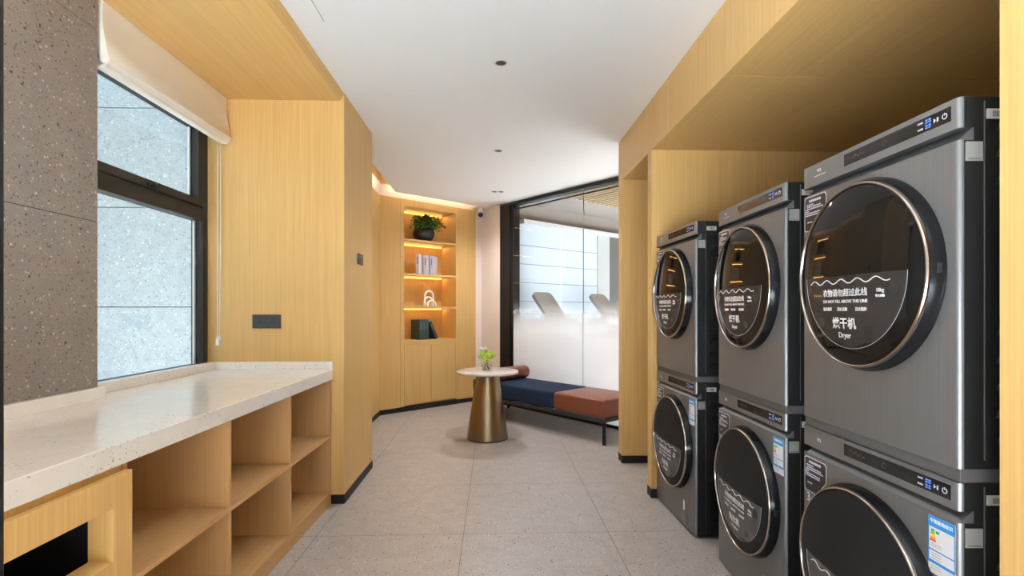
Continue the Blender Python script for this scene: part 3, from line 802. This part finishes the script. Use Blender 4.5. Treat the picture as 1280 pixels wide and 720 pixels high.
def make_machine(kind, base, T, gtop, gbot, dispz, cz, label):
    """local: x into the niche (front at 0), y from near edge to far edge, z up; base..T the appliance's own height"""
    t = thing(kind, label, 'washing machine' if kind == 'washing_machine' else 'dryer')
    yc = MW / 2
    dry = kind == 'tumble_dryer'
    bm = NB(); box(bm, 0.012, MD, 0.002, MW - 0.002, base, T - gbot)
    box(bm, 0.034, MD, 0.002, MW - 0.002, T - gbot, T - gtop); box(bm, 0.012, MD, 0.002, MW - 0.002, T - gtop, T, 0.0)
    body = obj('case', bm, side_m, t)
    bm = NB(); prism(bm, plan(0.0, 0.012, 0.0, MW, 0.010), base, T - gbot); obj('front_panel', bm, metal_m, t, 40)
    bm = NB(); prism(bm, plan(0.0, 0.012, 0.0, MW, 0.010), T - gtop, T - 0.001); cp = obj('control_panel', bm, panel_m, t, 40)
    bm = NB(); prism(bm, [(0.034, T - gtop), (0.030, T - gtop), (0.0005, T - gbot), (0.034, T - gbot)], 0.0, MW - 0.022, 'y'); box(bm, 0.0, 0.03, 0.004, MW - 0.004, T - gtop - 0.0008, T - gtop); obj('grip_groove', bm, groove_m, t)
    # side seam, louvres, grip recess
    bm = NB(); box(bm, 0.058, 0.060, 0.0, 0.0021, base + 0.02, T - 0.01); obj('side_seam', bm, mat('seam_grey', (0.06, 0.058, 0.055), 0.4), t)
    zs = [T - 0.075 - 0.06 * k for k in range(3)] + [base + 0.055 + 0.061 * k for k in range(5)]
    for z in zs:
        bm = NB(); prism(bm, [(0.085, z), (0.090, z + 0.014), (0.102, z + 0.020), (0.34, z + 0.020), (0.352, z + 0.014), (0.357, z)], -0.007, 0.002, 'y')
        obj('vent_louvre', bm, side_m, t)
    bm = NB()
    zc = (T + base) / 2 + 0.06
    for a, b, c_, d in ((0.105, 0.30, zc + 0.085, zc + 0.092), (0.105, 0.30, zc - 0.092, zc - 0.085), (0.098, 0.105, zc - 0.088, zc + 0.088), (0.30, 0.307, zc - 0.088, zc + 0.088)):
        box(bm, a, b, -0.004, 0.002, c_, d, 0.0015)
    obj('side_grip', bm, side_m, t)
    # display with its lit icons
    bm = NB(); box(bm, -0.0008, 0.001, 0.020, 0.388, T - dispz[1], T - dispz[0], 0.0); dp = obj('display', bm, display_m, cp)
    zm = T - (dispz[0] + dispz[1]) / 2
    def P(y): return lambda u, v, w: (-0.0009 - w, y - u, zm + v)
    bm = NB()
    for r0, a0, a1 in ((0.0062, 120, 420),):
        pts = [(-0.0012, 0.036 - r0 * math.cos(math.radians(a)), zm + r0 * math.sin(math.radians(a))) for a in range(a0, a1 + 1, 20)]
        tube(bm, pts, 0.0009, 5)
    tube(bm, [(-0.0012, 0.036, zm + 0.002), (-0.0012, 0.036, zm + 0.0075)], 0.0009, 5)
    prism(bm, [(0.066, zm + 0.005), (0.066, zm - 0.005), (0.060, zm)], -0.0014, -0.0008, 'x')
    box(bm, -0.0014, -0.0008, 0.056, 0.0575, zm - 0.005, zm + 0.005); box(bm, -0.0014, -0.0008, 0.0535, 0.055, zm - 0.005, zm + 0.005)
    for dz in (0.0075, -0.0075):
        for k in range(3):
            box(bm, -0.0013, -0.0008, 0.098 + 0.0055 * k, 0.1025 + 0.0055 * k, zm + dz - 0.002, zm + dz + 0.002)
    obj('icons', bm, icon_m, cp)
    bm = NB()
    for dy in (0.078, 0.087):
        for dz in (0.0065, -0.0065):
            box(bm, -0.0013, -0.0008, dy - 0.0032, dy + 0.0032, zm + dz + 0.001, zm + dz + 0.0045); box(bm, -0.0013, -0.0008, dy - 0.0032, dy + 0.0032, zm + dz - 0.0045, zm + dz - 0.001)
    obj('digits', bm, blue_m, cp)
    bm = NB(); tube(bm, [(-0.0010, 0.225 - 0.007 * math.cos(math.radians(a)), zm + 0.007 * math.sin(math.radians(a))) for a in range(0, 361, 24)], 0.0007, 5)
    for k in range(6): box(bm, -0.0011, -0.0008, 0.30 + 0.011 * k, 0.308 + 0.011 * k, zm - 0.003 + 0.004 * (k % 2), zm + 0.001 + 0.004 * (k % 2))
    obj('dim_icons', bm, mat('dim_icon', (0.035, 0.034, 0.036), 0.4), cp)
    # maker's mark
    bm = NB(); lz = T - (0.026 if dry else 0.034)
    put_text(bm, 'TCL', 0.0125, lambda u, v, w: (-0.0004 - w, 0.510 - u, lz + v), 0.0003)
    if dry: box(bm, -0.0006, 0.0002, 0.478, 0.538, lz - 0.0165, lz - 0.0148)
    obj('logo', bm, white_print, cp)
    # door: bezel, rim, domed glass, film with printing
    bm = NB(); lathe(bm, [(RB, -0.0002), (RB, -0.006), (RR + 0.006, -0.032), (RR - 0.004, -0.034)], 96, (0, yc, cz), 'x', close=True)
    dr = obj('door', bm, gloss_m, t, 40)
    bm = NB(); prof = []
    for k in range(9):
        a = math.radians(180 * k / 8); prof.append((RR + 0.0035 + 0.0045 * math.cos(a), -0.030 - 0.009 * math.sin(a)))
    lathe(bm, prof, 96, (0, yc, cz), 'x', close=False); obj('door_rim', bm, rim_m, dr, True)
    RG = RR - 0.001
    def dome(r):  # depth of the glass surface at radius r
        q = min(r / RG, 1.0)
        return -(0.034 + 0.020 * (1 - q ** 2.4))
    bm = NB(); lathe(bm, [(RG, -0.030)] + [(RG * q, dome(RG * q)) for q in (1.0, 0.98, 0.95, 0.9, 0.82, 0.72, 0.6, 0.45, 0.3, 0.15, 0.0)], 96, (0, yc, cz), 'x', close=False)
    obj('door_glass', bm, doorglass_m if dry else washer_glass_m, dr, True)
    RF = 0.207
    bm = NB(); rows = []
    for i in range(13):
        v = -RF * (1 - math.cos(math.pi / 2 * i / 12)) if i < 12 else -RF
        half = math.sqrt(max(RF * RF - v * v, 1e-9))
        row = []
        for k in range(25):
            u = -half + 2 * half * k / 24
            row.append(bm.verts.new((dome(math.hypot(u, v)) - 0.0006, yc - u, cz + v)))
        rows.append(row)
    for a, b in zip(rows[:-1], rows[1:]):
        for k in range(24): bm.faces.new((a[k], a[k + 1], b[k + 1], b[k]))
    bmesh.ops.remove_doubles(bm, verts=bm.verts, dist=1e-5)
    obj('fill_line_film', bm, film_m if dry else film_w, dr, True)
    def F(u0, v0):
        def f(u, v, w):
            U, V = u0 + u, v0 + v
            return (dome(math.hypot(U, V)) - 0.0010 - w, yc - U, cz + V)
        return f
    bm = NB()
    pts = []
    for k in range(81):
        u = -0.178 + 0.336 * k / 80
        v = -0.016 + 0.0062 * math.sin(2 * PI * 5 * (k / 80.0) - 0.6)
        pts.append((dome(math.hypot(u, v)) - 0.0012, yc - u, cz + v))
    tube(bm, pts, 0.0014, 5)
    # film edge line
    ed = [(dome(RF) - 0.0009, yc - RF * math.cos(a), cz + RF * math.sin(a)) for a in [PI + PI * k / 48 for k in range(49)]]
    put_text(bm, '衣物请勿超过此线', 0.0235, F(-0.012, -0.050), 0.0001, width=0.190)
    put_text(bm, 'DO NOT FILL ABOVE THE LINE', 0.0125, F(-0.012, -0.0735), 0.0001, width=0.190)
    put_text(bm, '10kg', 0.0135, F(0.126, -0.046), 0.0002)
    put_text(bm, '最大容量', 0.0075, F(0.126, -0.061), 0.0002)
    put_text(bm, '禁止投币', 0.0108, F(-0.087, -0.096), 0.0003)
    put_text(bm, '禁止儿童', 0.0108, F(-0.018, -0.096), 0.0003)
    put_text(bm, '禁止洗鞋', 0.0108, F(0.058, -0.096), 0.0003)
    put_text(bm, '烘干机' if dry else '洗衣机', 0.034, F(-0.016, -0.138), 0.0006)
    put_text(bm, 'Dryer' if dry else 'Washer', 0.022, F(-0.016, -0.1705), 0.0001)
    obj('printed_notice', bm, white_print if dry else mat('pale_print', (0.62, 0.60, 0.60), 0.5), dr)
    bm = NB(); tube(bm, ed, 0.0006, 4); obj('film_edge', bm, grey_print, dr)
    for u, v in ((-0.183, -0.040), (0.168, -0.043), (-0.124, -0.134), (0.084, -0.157), (-0.012, -0.020)):
        bm = NB(); c = [bm.verts.new((dome(math.hypot(u + 0.016 * math.cos(a), v + 0.016 * math.sin(a))) - 0.0008, yc - u - 0.016 * math.cos(a), cz + v + 0.016 * math.sin(a))) for a in [2 * PI * k / 20 for k in range(20)]]
        bm.faces.new(c)
        obj('glue_pad', bm, pad_m, dr)
    bm = NB(); box(bm, -0.020, -0.002, yc - RB + 0.002, yc - RB + 0.016, cz - 0.012, cz + 0.012, 0.002); obj('door_catch', bm, black_metal, dr)
    # black notice at the upper far corner, white outline
    out = [(0.590, T - 0.108), (0.583, T - 0.102), (0.480, T - 0.102), (0.473, T - 0.110), (0.473, T - 0.160), (0.477, T - 0.167), (0.522, T - 0.214), (0.528, T - 0.217), (0.583, T - 0.217), (0.590, T - 0.211)]
    cyy = sum(p[0] for p in out) / len(out); czz = sum(p[1] for p in out) / len(out)
    bm = NB(); prism(bm, out, -0.0006, 0.0, 'x'); nt = obj('notice_sticker', bm, label_white, t)
    bm = NB(); prism(bm, [(cyy + (p[0] - cyy) * 0.955, czz + (p[1] - czz) * 0.955) for p in out], -0.0010, -0.0003, 'x'); obj('notice_field', bm, label_black, nt)
    bm = NB()
    for k in range(6): box(bm, -0.0013, -0.0008, 0.501 + 0.0108 * k, 0.510 + 0.0108 * k, T - 0.121, T - 0.113)
    rnd = random.Random(3)
    for y0, y1, zz in ((0.54, 0.578, 0.129), (0.500, 0.575, 0.136), (0.49, 0.582, 0.143), (0.565, 0.584, 0.150), (0.505, 0.584, 0.157), (0.507, 0.584, 0.164), (0.547, 0.572, 0.187)):
        y = y0
        while y < y1:
            y2 = min(y + rnd.uniform(0.005, 0.013), y1)
            box(bm, -0.0013, -0.0008, y, y2, T - zz - 0.0019, T - zz + 0.0019); y = y2 + 0.0016
    obj('notice_lettering', bm, mat('lilac_print', (0.62, 0.60, 0.72), 0.5), nt)
    # plain code plate and barcode plate on the near side
    bm = NB(); box(bm, 0.016, 0.054, -0.0008, 0.0022, T - 0.145, T - 0.102); cpz = obj('code_plate', bm, plate_grey, t)
    bm = NB(); box(bm, 0.020, 0.050, -0.0012, -0.0006, T - 0.142, T - 0.139); obj('code_plate_line', bm, bar_m, cpz)
    bm = NB(); box(bm, 0.064, 0.116, -0.0008, 0.0022, T - 0.050, T - 0.028); bp = obj('barcode_sticker', bm, plate_pale, t)
    bm = NB(); x = 0.076
    while x < 0.104:
        w = rnd.choice((0.0008, 0.0014, 0.002)); box(bm, x, x + w, -0.0012, -0.0006, T - 0.046, T - 0.033); x += w + rnd.choice((0.0008, 0.0013))
    obj('bars', bm, bar_m, bp)
    if dry:
        bm = NB(); box(bm, 0.006, MD - 0.01, 0.003, MW - 0.003, 0.0, base, 0.001); obj('stacking_kit', bm, kit_m, t)
    else:
        # energy label
        y1, y0, z1, z0 = 0.082, 0.008, T - 0.100, T - 0.236
        bm = NB(); box(bm, -0.0008, 0.0, y0, y1, z0, z1); en = obj('energy_label', bm, label_white, t)
        bm = NB(); box(bm, -0.0012, -0.0006, y0, y1, z1 - 0.026, z1); box(bm, -0.0012, -0.0006, y0, y1, z1 - 0.082, z1 - 0.079); box(bm, -0.0012, -0.0006, y0, y1, z1 - 0.112, z1 - 0.105)
        for q in (y0, y1 - 0.0025): box(bm, -0.0012, -0.0006, q, q + 0.0025, z1 - 0.105, z1 - 0.026)
        obj('label_band', bm, label_blue, en)
        bm = NB(); put_text(bm, '中国能效标识', 0.0105, lambda u, v, w: (-0.0012 - w, (y0 + y1) / 2 - u, z1 - 0.012 + v), 0.0002); obj('label_title', bm, white_print, en)
        for k, cc in enumerate(((0.02, 0.25, 0.05), (0.12, 0.40, 0.04), (0.75, 0.55, 0.02), (0.70, 0.25, 0.02), (0.60, 0.07, 0.03))):
            bm = NB(); w = 0.0045 + 0.0010 * k; box(bm, -0.0012, -0.0006, 0.069 - w, 0.069 + w, z1 - 0.037 - 0.0058 * k, z1 - 0.032 - 0.0058 * k); obj('grade_bar', bm, mat('grade_colour', cc, 0.5), en)
        bm = NB(); box(bm, -0.0012, -0.0006, 0.051, 0.060, z1 - 0.039, z1 - 0.033); obj('grade_mark', bm, mat('grade_green', (0.02, 0.22, 0.05), 0.5), en)
        bm = NB()
        for za in (0.066, 0.071, 0.088, 0.094, 0.100, 0.118, 0.124):
            box(bm, -0.0012, -0.0006, 0.045, 0.074, z1 - za - 0.0009, z1 - za + 0.0009)
        obj('small_print', bm, grey_print, en)
        bm = NB(); box(bm, -0.0008, 0.0, 0.142, 0.163, 0.085, 0.155); obj('paper_strip', bm, label_white, t)
        bm = NB(); lathe(bm, [(0.045, 0.0), (0.045, -0.0015), (0.043, -0.003), (0.0, -0.003)], 48, (0, 0.135, 0.060), 'x'); obj('filter_cover', bm, metal_m, t, 40)
        for fx in (0.06, 0.53):
            for fy in (0.06, 0.54):
                bm = NB(); lathe(bm, [(0.022, 0.0), (0.024, 0.004), (0.018, base + 0.001)], 20, (fx, fy, 0)); obj('foot', bm, black_skirt, t, 40)
    return t

def place(t, near, far, z):
    t.location = (near[0], near[1], z)
    t.rotation_euler = (0, 0, -math.atan2(far[0] - near[0], far[1] - near[1]))
M = [((1.043, 1.106), (1.058, 1.706)), ((1.088, 1.866), (1.103, 2.466)), ((1.083, 2.700), (1.066, 3.299))]
WT = 0.842
wash = make_machine('washing_machine', 0.014, WT, 0.064, 0.090, (0.012, 0.046), 0.457, 'dark grey washing machine at the bottom of the nearest stack, marked 3')
dry = make_machine('tumble_dryer', 0.031, 0.869, 0.070, 0.098, (0.0145, 0.049), 0.487, 'large dark grey tumble dryer on top of the nearest stack')
wash['group'] = 'washing machines in the niche'; dry['group'] = 'tumble dryers in the niche'
machines = []
for i, (near, far) in enumerate(M):
    w = wash if i == 0 else copy_tree(wash)
    d = dry if i == 0 else copy_tree(dry)
    place(w, near, far, 0.0); place(d, near, far, WT)
    machines.append((w, d))
machines[1][0]['label'] = 'dark grey washing machine under the dryer of the middle stack, marked 2'
machines[1][1]['label'] = 'dark grey tumble dryer on top of the middle stack'
machines[2][0]['label'] = 'dark grey washing machine at the bottom of the farthest stack by the oak end panel'
machines[2][1]['label'] = 'dark grey tumble dryer atop the farthest stack by the oak end panel'
for i, ch in ((0, '3'), (1, '2')):
    bm = NB(); put_text(bm, ch, 0.040, lambda u, v, w: (-0.0004 - w, 0.568 - u, WT - 0.238 + v), 0.0003)
    obj('number', bm, white_print, machines[i][0])
bm = NB(); put_text(bm, '3', 0.040, lambda u, v, w: (-0.0004 - w, 0.560 - u, 0.869 - 0.238 + v), 0.0003); obj('number', bm, white_print, machines[0][1])

# ------------------------------------------------------------------ bench with bolster
U = Vector((-0.645, 0.764, 0))
TB = math.atan2(0.764, -0.645)      # local x runs along the bench, away from the camera; local y = towards the viewer side
bench = thing('upholstered_bench', 'long low bench with navy and brown cushions on black legs by the glass', 'bench', (1.005, 4.590, 0), TB)
BL, BD = 1.95, 0.56
bm = NB()
for a, b, c_, d in ((0.0, BL - 0.02, -0.025, 0.0), (0.0, BL - 0.02, -BD, -BD + 0.025), (0.0, 0.025, -BD + 0.025, -0.025), (BL - 0.045, BL - 0.02, -BD + 0.025, -0.025), (0.95, 0.975, -BD + 0.025, -0.025)):
    box(bm, a, b, c_, d, 0.205, 0.238, 0.001)
obj('frame', bm, mat('bench_frame', (0.030, 0.027, 0.025), 0.45), bench)
for x, y in ((0.0, -0.025), (0.0, -BD), (BL - 0.045, -0.025), (BL - 0.045, -BD)):
    bm = NB(); box(bm, x, x + 0.025, y, y + 0.025, 0.0, 0.205, 0.001); obj('leg', bm, black_metal, bench)
def cushion(name, x0, x1, m):
    bm = NB(); box(bm, x0, x1, -BD, 0.0, 0.239, 0.415, 0.028, 4); return obj(name, bm, m, bench, 60)
c1 = cushion('cushion', -0.005, 0.640, tan_m); c1['label'] = 'reddish brown leather cushion'
c2 = cushion('cushion', 0.642, BL, navy_m); c2['label'] = 'navy fabric cushion'
bs = thing('bolster_pillow', 'brown leather bolster lying across the navy end of the bench', 'bolster', tuple(Vector((1.005, 4.590, 0)) + U * 1.60 + Vector((0, 0, 0.4945))), TB)
bm = NB(); lathe(bm, [(0.0, -BD + 0.005), (0.052, -BD + 0.005), (0.068, -BD + 0.016), (0.0745, -BD + 0.04), (0.0745, -0.045), (0.068, -0.020), (0.052, -0.010), (0.0, -0.010)], 32, (0, 0, 0), 'y', close=False)
obj('bolster_cover', bm, tan_m, bs, 60)
bm = NB()
for y in (-BD + 0.0395, -0.0445):
    tube(bm, [(0.0750 * math.cos(a), y, 0.0750 * math.sin(a)) for a in [2 * PI * k / 32 for k in range(33)]], 0.003, 6)
obj('piping', bm, tan_m, bs, True)

# ------------------------------------------------------------------ round table with a vase
marble_m = mat('pink_grey_marble', (0.55, 0.48, 0.44), 0.2); g = G(marble_m)
nn = g.noise(g.coord((3, 3, 3)), 3.0, 6, 0.65)
g.l(g.ramp(nn, [(0.25, (0.30, 0.25, 0.23)), (0.45, (0.52, 0.45, 0.41)), (0.7, (0.66, 0.59, 0.55))]), g.b.inputs['Base Color'])
bronze_m = mat('brushed_bronze', (0.265, 0.195, 0.115), 0.30, 1.0)
TX, TY = -0.058, 4.93
tb = thing('side_table', 'round marble topped table on a conical bronze base', 'table', (TX, TY, 0))
bm = NB(); lathe(bm, [(0.288, 0.622), (0.298, 0.627), (0.300, 0.636), (0.297, 0.645), (0.292, 0.648), (0.0, 0.648)], 72); obj('tabletop', bm, marble_m, tb, 40)
bm = NB(); lathe(bm, [(0.196, 0.006), (0.199, 0.010), (0.110, 0.612), (0.106, 0.6215)], 72); obj('conical_base', bm, bronze_m, tb, 40)
bm = NB(); lathe(bm, [(0.197, 0.0), (0.197, 0.0055)], 72); obj('base_ring', bm, black_metal, tb, 40)

vs = thing('glass_vase', 'small clear glass vase of green and white flowers on the round table', 'vase', (TX - 0.010, TY + 0.02, 0.6485))
vg = clear_glass('vase_glass', (0.96, 0.97, 0.96))
bm = NB(); lathe(bm, [(0.0, 0.0), (0.052, 0.0), (0.056, 0.005), (0.056, 0.090), (0.053, 0.090), (0.052, 0.008), (0.0, 0.008)], 32, close=False); obj('vase_body', bm, vg, vs, 40)
bm = NB(); lathe(bm, [(0.0, 0.009), (0.0505, 0.009), (0.0505, 0.055), (0.0, 0.055)], 32, close=False); obj('water', bm, clear_glass('water', (0.90, 0.87, 0.82)), vs, 40)
stem_m = mat('stem_brown_green', (0.12, 0.11, 0.05), 0.6)
rnd = random.Random(5)
for k in range(7):
    a = k * 0.9
    bm = NB(); tube(bm, [(0.030 * math.cos(a), 0.030 * math.sin(a), 0.012), (-0.012 * math.cos(a), -0.012 * math.sin(a), 0.07), (-0.045 * math.cos(a), -0.045 * math.sin(a), 0.135)], 0.0035, 6); obj('stem', bm, stem_m, vs, True)
green_m = mat('lime_petals', (0.50, 0.66, 0.07), 0.6); g = G(green_m)
nn = g.noise(g.coord((40, 40, 40)), 1.0, 2, 0.5)
g.l(g.ramp(nn, [(0.35, (0.27, 0.45, 0.03)), (0.65, (0.62, 0.72, 0.13))]), g.b.inputs['Base Color'])
petal_w = mat('white_petals', (0.85, 0.82, 0.78), 0.6)
def petal_ball(bm, c, r, n, size, rnd):
    for k in range(n):
        d = Vector((rnd.gauss(0, 1), rnd.gauss(0, 1), rnd.gauss(0, 1))).normalized()
        p = Vector(c) + d * r * rnd.uniform(0.75, 1.05)
        u = d.cross(Vector((0.3, 0.5, 0.8))).normalized(); v = d.cross(u)
        for q in range(4):
            a = q * PI / 2 + rnd.uniform(-0.2, 0.2)
            e = math.cos(a) * u + math.sin(a) * v; f = -math.sin(a) * u + math.cos(a) * v
            s = size * rnd.uniform(0.8, 1.2)
            bm.faces.new([bm.verts.new(p), bm.verts.new(p + e * s * 0.6 + f * s * 0.45 + d * 0.002), bm.verts.new(p + e * s + d * 0.003), bm.verts.new(p + e * s * 0.6 - f * s * 0.45 + d * 0.002)])
for c, r in (((-0.045, 0.0, 0.145), 0.040), ((0.015, -0.025, 0.140), 0.040), ((0.055, 0.01, 0.145), 0.036), ((0.0, 0.03, 0.165), 0.038), ((-0.005, -0.045, 0.110), 0.032)):
    bm = NB(); petal_ball(bm, c, r, 60, 0.012, rnd); obj('green_flower', bm, green_m, vs)
for c in ((-0.052, 0.0, 0.205), (-0.018, 0.0, 0.212)):
    bm = NB(); petal_ball(bm, c, 0.014, 26, 0.014, rnd); obj('white_flower', bm, petal_w, vs)

# ------------------------------------------------------------------ things on the lit shelves
pot = thing('potted_fern', 'leafy green plant in a round black pot on the top shelf', 'plant', wl(0.700, 0.165, 2.1075), TH)
bm = NB(); lathe(bm, [(0.0, 0.0), (0.070, 0.0), (0.105, 0.025), (0.135, 0.080), (0.138, 0.120), (0.120, 0.165), (0.085, 0.195), (0.078, 0.205), (0.070, 0.200), (0.0, 0.185)], 48, close=False); obj('pot', bm, mat('matt_black_pot', (0.012, 0.011, 0.011), 0.45), pot, True)
leaf_m = mat('fern_green', (0.06, 0.14, 0.025), 0.5); g = G(leaf_m)
nn = g.noise(g.coord((25, 25, 25)), 1.0, 2, 0.5)
g.l(g.ramp(nn, [(0.3, (0.025, 0.075, 0.012)), (0.7, (0.13, 0.24, 0.045))]), g.b.inputs['Base Color'])
rnd = random.Random(11)
bmf, bms = NB(), NB()
for k in range(64):
    a = rnd.uniform(0, 2 * PI); reach = rnd.uniform(0.10, 0.30); lift = rnd.uniform(0.04, 0.16)
    if math.sin(a) > 0.2: reach *= 0.55
    pts = []
    for q in range(7):
        s = q / 6
        pts.append(Vector((reach * s * math.cos(a), max(-0.15, min(0.13, reach * s * math.sin(a))), 0.19 + lift * math.sin(s * 2.2) - 0.05 * s * s)))
    tube(bms, pts, 0.002, 5)
    for q in range(2, 7):
        for sgn in (-1, 1):
            p = pts[q]; d = (pts[q] - pts[q - 1]).normalized()
            side = d.cross(Vector((0, 0, 1))).normalized() * sgn
            L = rnd.uniform(0.040, 0.062); w = L * 0.34
            e = (side * 0.8 + d * 0.6 + Vector((0, 0, rnd.uniform(-0.4, 0.25)))).normalized(); f = e.cross(Vector((0.2, 0.1, 1))).normalized()
            tip = p + e * L
            if tip.y > 0.165: continue
            vv = [bmf.verts.new(p), bmf.verts.new(p + e * L * 0.45 + f * w - Vector((0, 0, 0.004))), bmf.verts.new(tip - Vector((0, 0, 0.006))), bmf.verts.new(p + e * L * 0.45 - f * w - Vector((0, 0, 0.004)))]
            bmf.faces.new((vv[0], vv[1], vv[2])); bmf.faces.new((vv[0], vv[2], vv[3]))
obj('foliage', bmf, leaf_m, pot); obj('stems', bms, mat('fern_stem', (0.05, 0.09, 0.02), 0.6), pot)

def book(name, label, a, d, z, rot, th, dep, h, cover, page, text, lean=0.0, group=None):
    """local: x thickness, y depth (spine at y=0 facing -y), z height"""
    b = thing(name, label, 'book', wl(a, d, z), TH + rot, group)
    b.rotation_euler = (0, lean, TH + rot)
    bm = NB(); box(bm, 0, 0.004, 0.0, dep, 0, h, 0.0); box(bm, th - 0.004, th, 0.0, dep, 0, h); box(bm, 0.004, th - 0.004, 0.0, 0.004, 0, h)
    obj('cover', bm, cover, b)
    bm = NB(); box(bm, 0.0041, th - 0.0041, 0.0041, dep - 0.005, 0.003, h - 0.004); obj('pages', bm, page, b)
    if text:
        bm = NB()
        rnd = random.Random(int(a * 1000)); zz = h * 0.85
        while zz > h * 0.50:
            w = rnd.uniform(0.006, 0.013); box(bm, th / 2 - 0.006, th / 2 + 0.006, -0.0006, 0.0, zz - w, zz); zz -= w + 0.003
        obj('spine_title', bm, text, b)
    return b
wb1, wb2 = mat('white_cover', (0.66, 0.62, 0.66), 0.5), mat('lilac_white_cover', (0.58, 0.56, 0.64), 0.5)
page = mat('page_white', (0.70, 0.66, 0.60), 0.8); ink = mat('spine_ink', (0.04, 0.04, 0.06), 0.6)
for i, a in enumerate((0.535, 0.655, 0.757)):
    book('book', ['white standing book, leftmost of the three on the second shelf', 'white standing book between the other two on the second shelf', 'white standing book, rightmost of the three on the second shelf'][i], a, 0.09 + 0.01 * i, 1.6875, math.radians(-50), 0.045, 0.19, 0.252 - 0.004 * i, (wb1, wb1, wb2)[i], page, ink, group='white books on the second shelf')
gc = mat('dark_green_cover', (0.030, 0.052, 0.045), 0.55); gd_ = mat('green_spine_band', (0.10, 0.14, 0.12), 0.5)
for i in range(3):
    book('book', ['dark green book, leftmost of the upright three on the lowest shelf', 'dark green book, middle of the upright three on the lowest shelf', 'dark green book, upright against the leaning one on the lowest shelf'][i], 0.570 + 0.047 * i, 0.06, 0.8605, 0, 0.045, 0.20, 0.252, gc, page, gd_, group='dark green books on the lowest shelf')
lb = book('book', 'dark green book leaning against the three upright ones on the lowest shelf', 0.828, 0.06, 0.8605, 0, 0.035, 0.20, 0.250, gc, page, gd_, lean=math.radians(-26), group='dark green books on the lowest shelf')
lb.location = wl(0.822, 0.06, 0.8608)

orn = thing('arch_ornament', 'white ornament of three nested arches on the third shelf', 'ornament', wl(0.775, 0.15, 1.2775), TH)
orn_m = mat('white_ceramic', (0.80, 0.77, 0.72), 0.6)
for cx, cy, r, h in ((0.015, 0.03, 0.062, 0.215), (-0.015, 0.0, 0.058, 0.135), (0.012, -0.032, 0.062, 0.090)):
    pts = [(cx - r, cy, 0.0)] + [(cx - r, cy, (h - r) * 0.5)] + [(cx - r * math.cos(PI * k / 14), cy, h - r - 0.012 + r * math.sin(PI * k / 14)) for k in range(15)] + [(cx + r, cy, (h - r) * 0.5), (cx + r, cy, 0.0)]
    pts = [p for p in pts if p[2] >= 0]
    bm = NB(); tube(bm, pts, 0.0125, 10); obj('arch', bm, orn_m, orn, True)
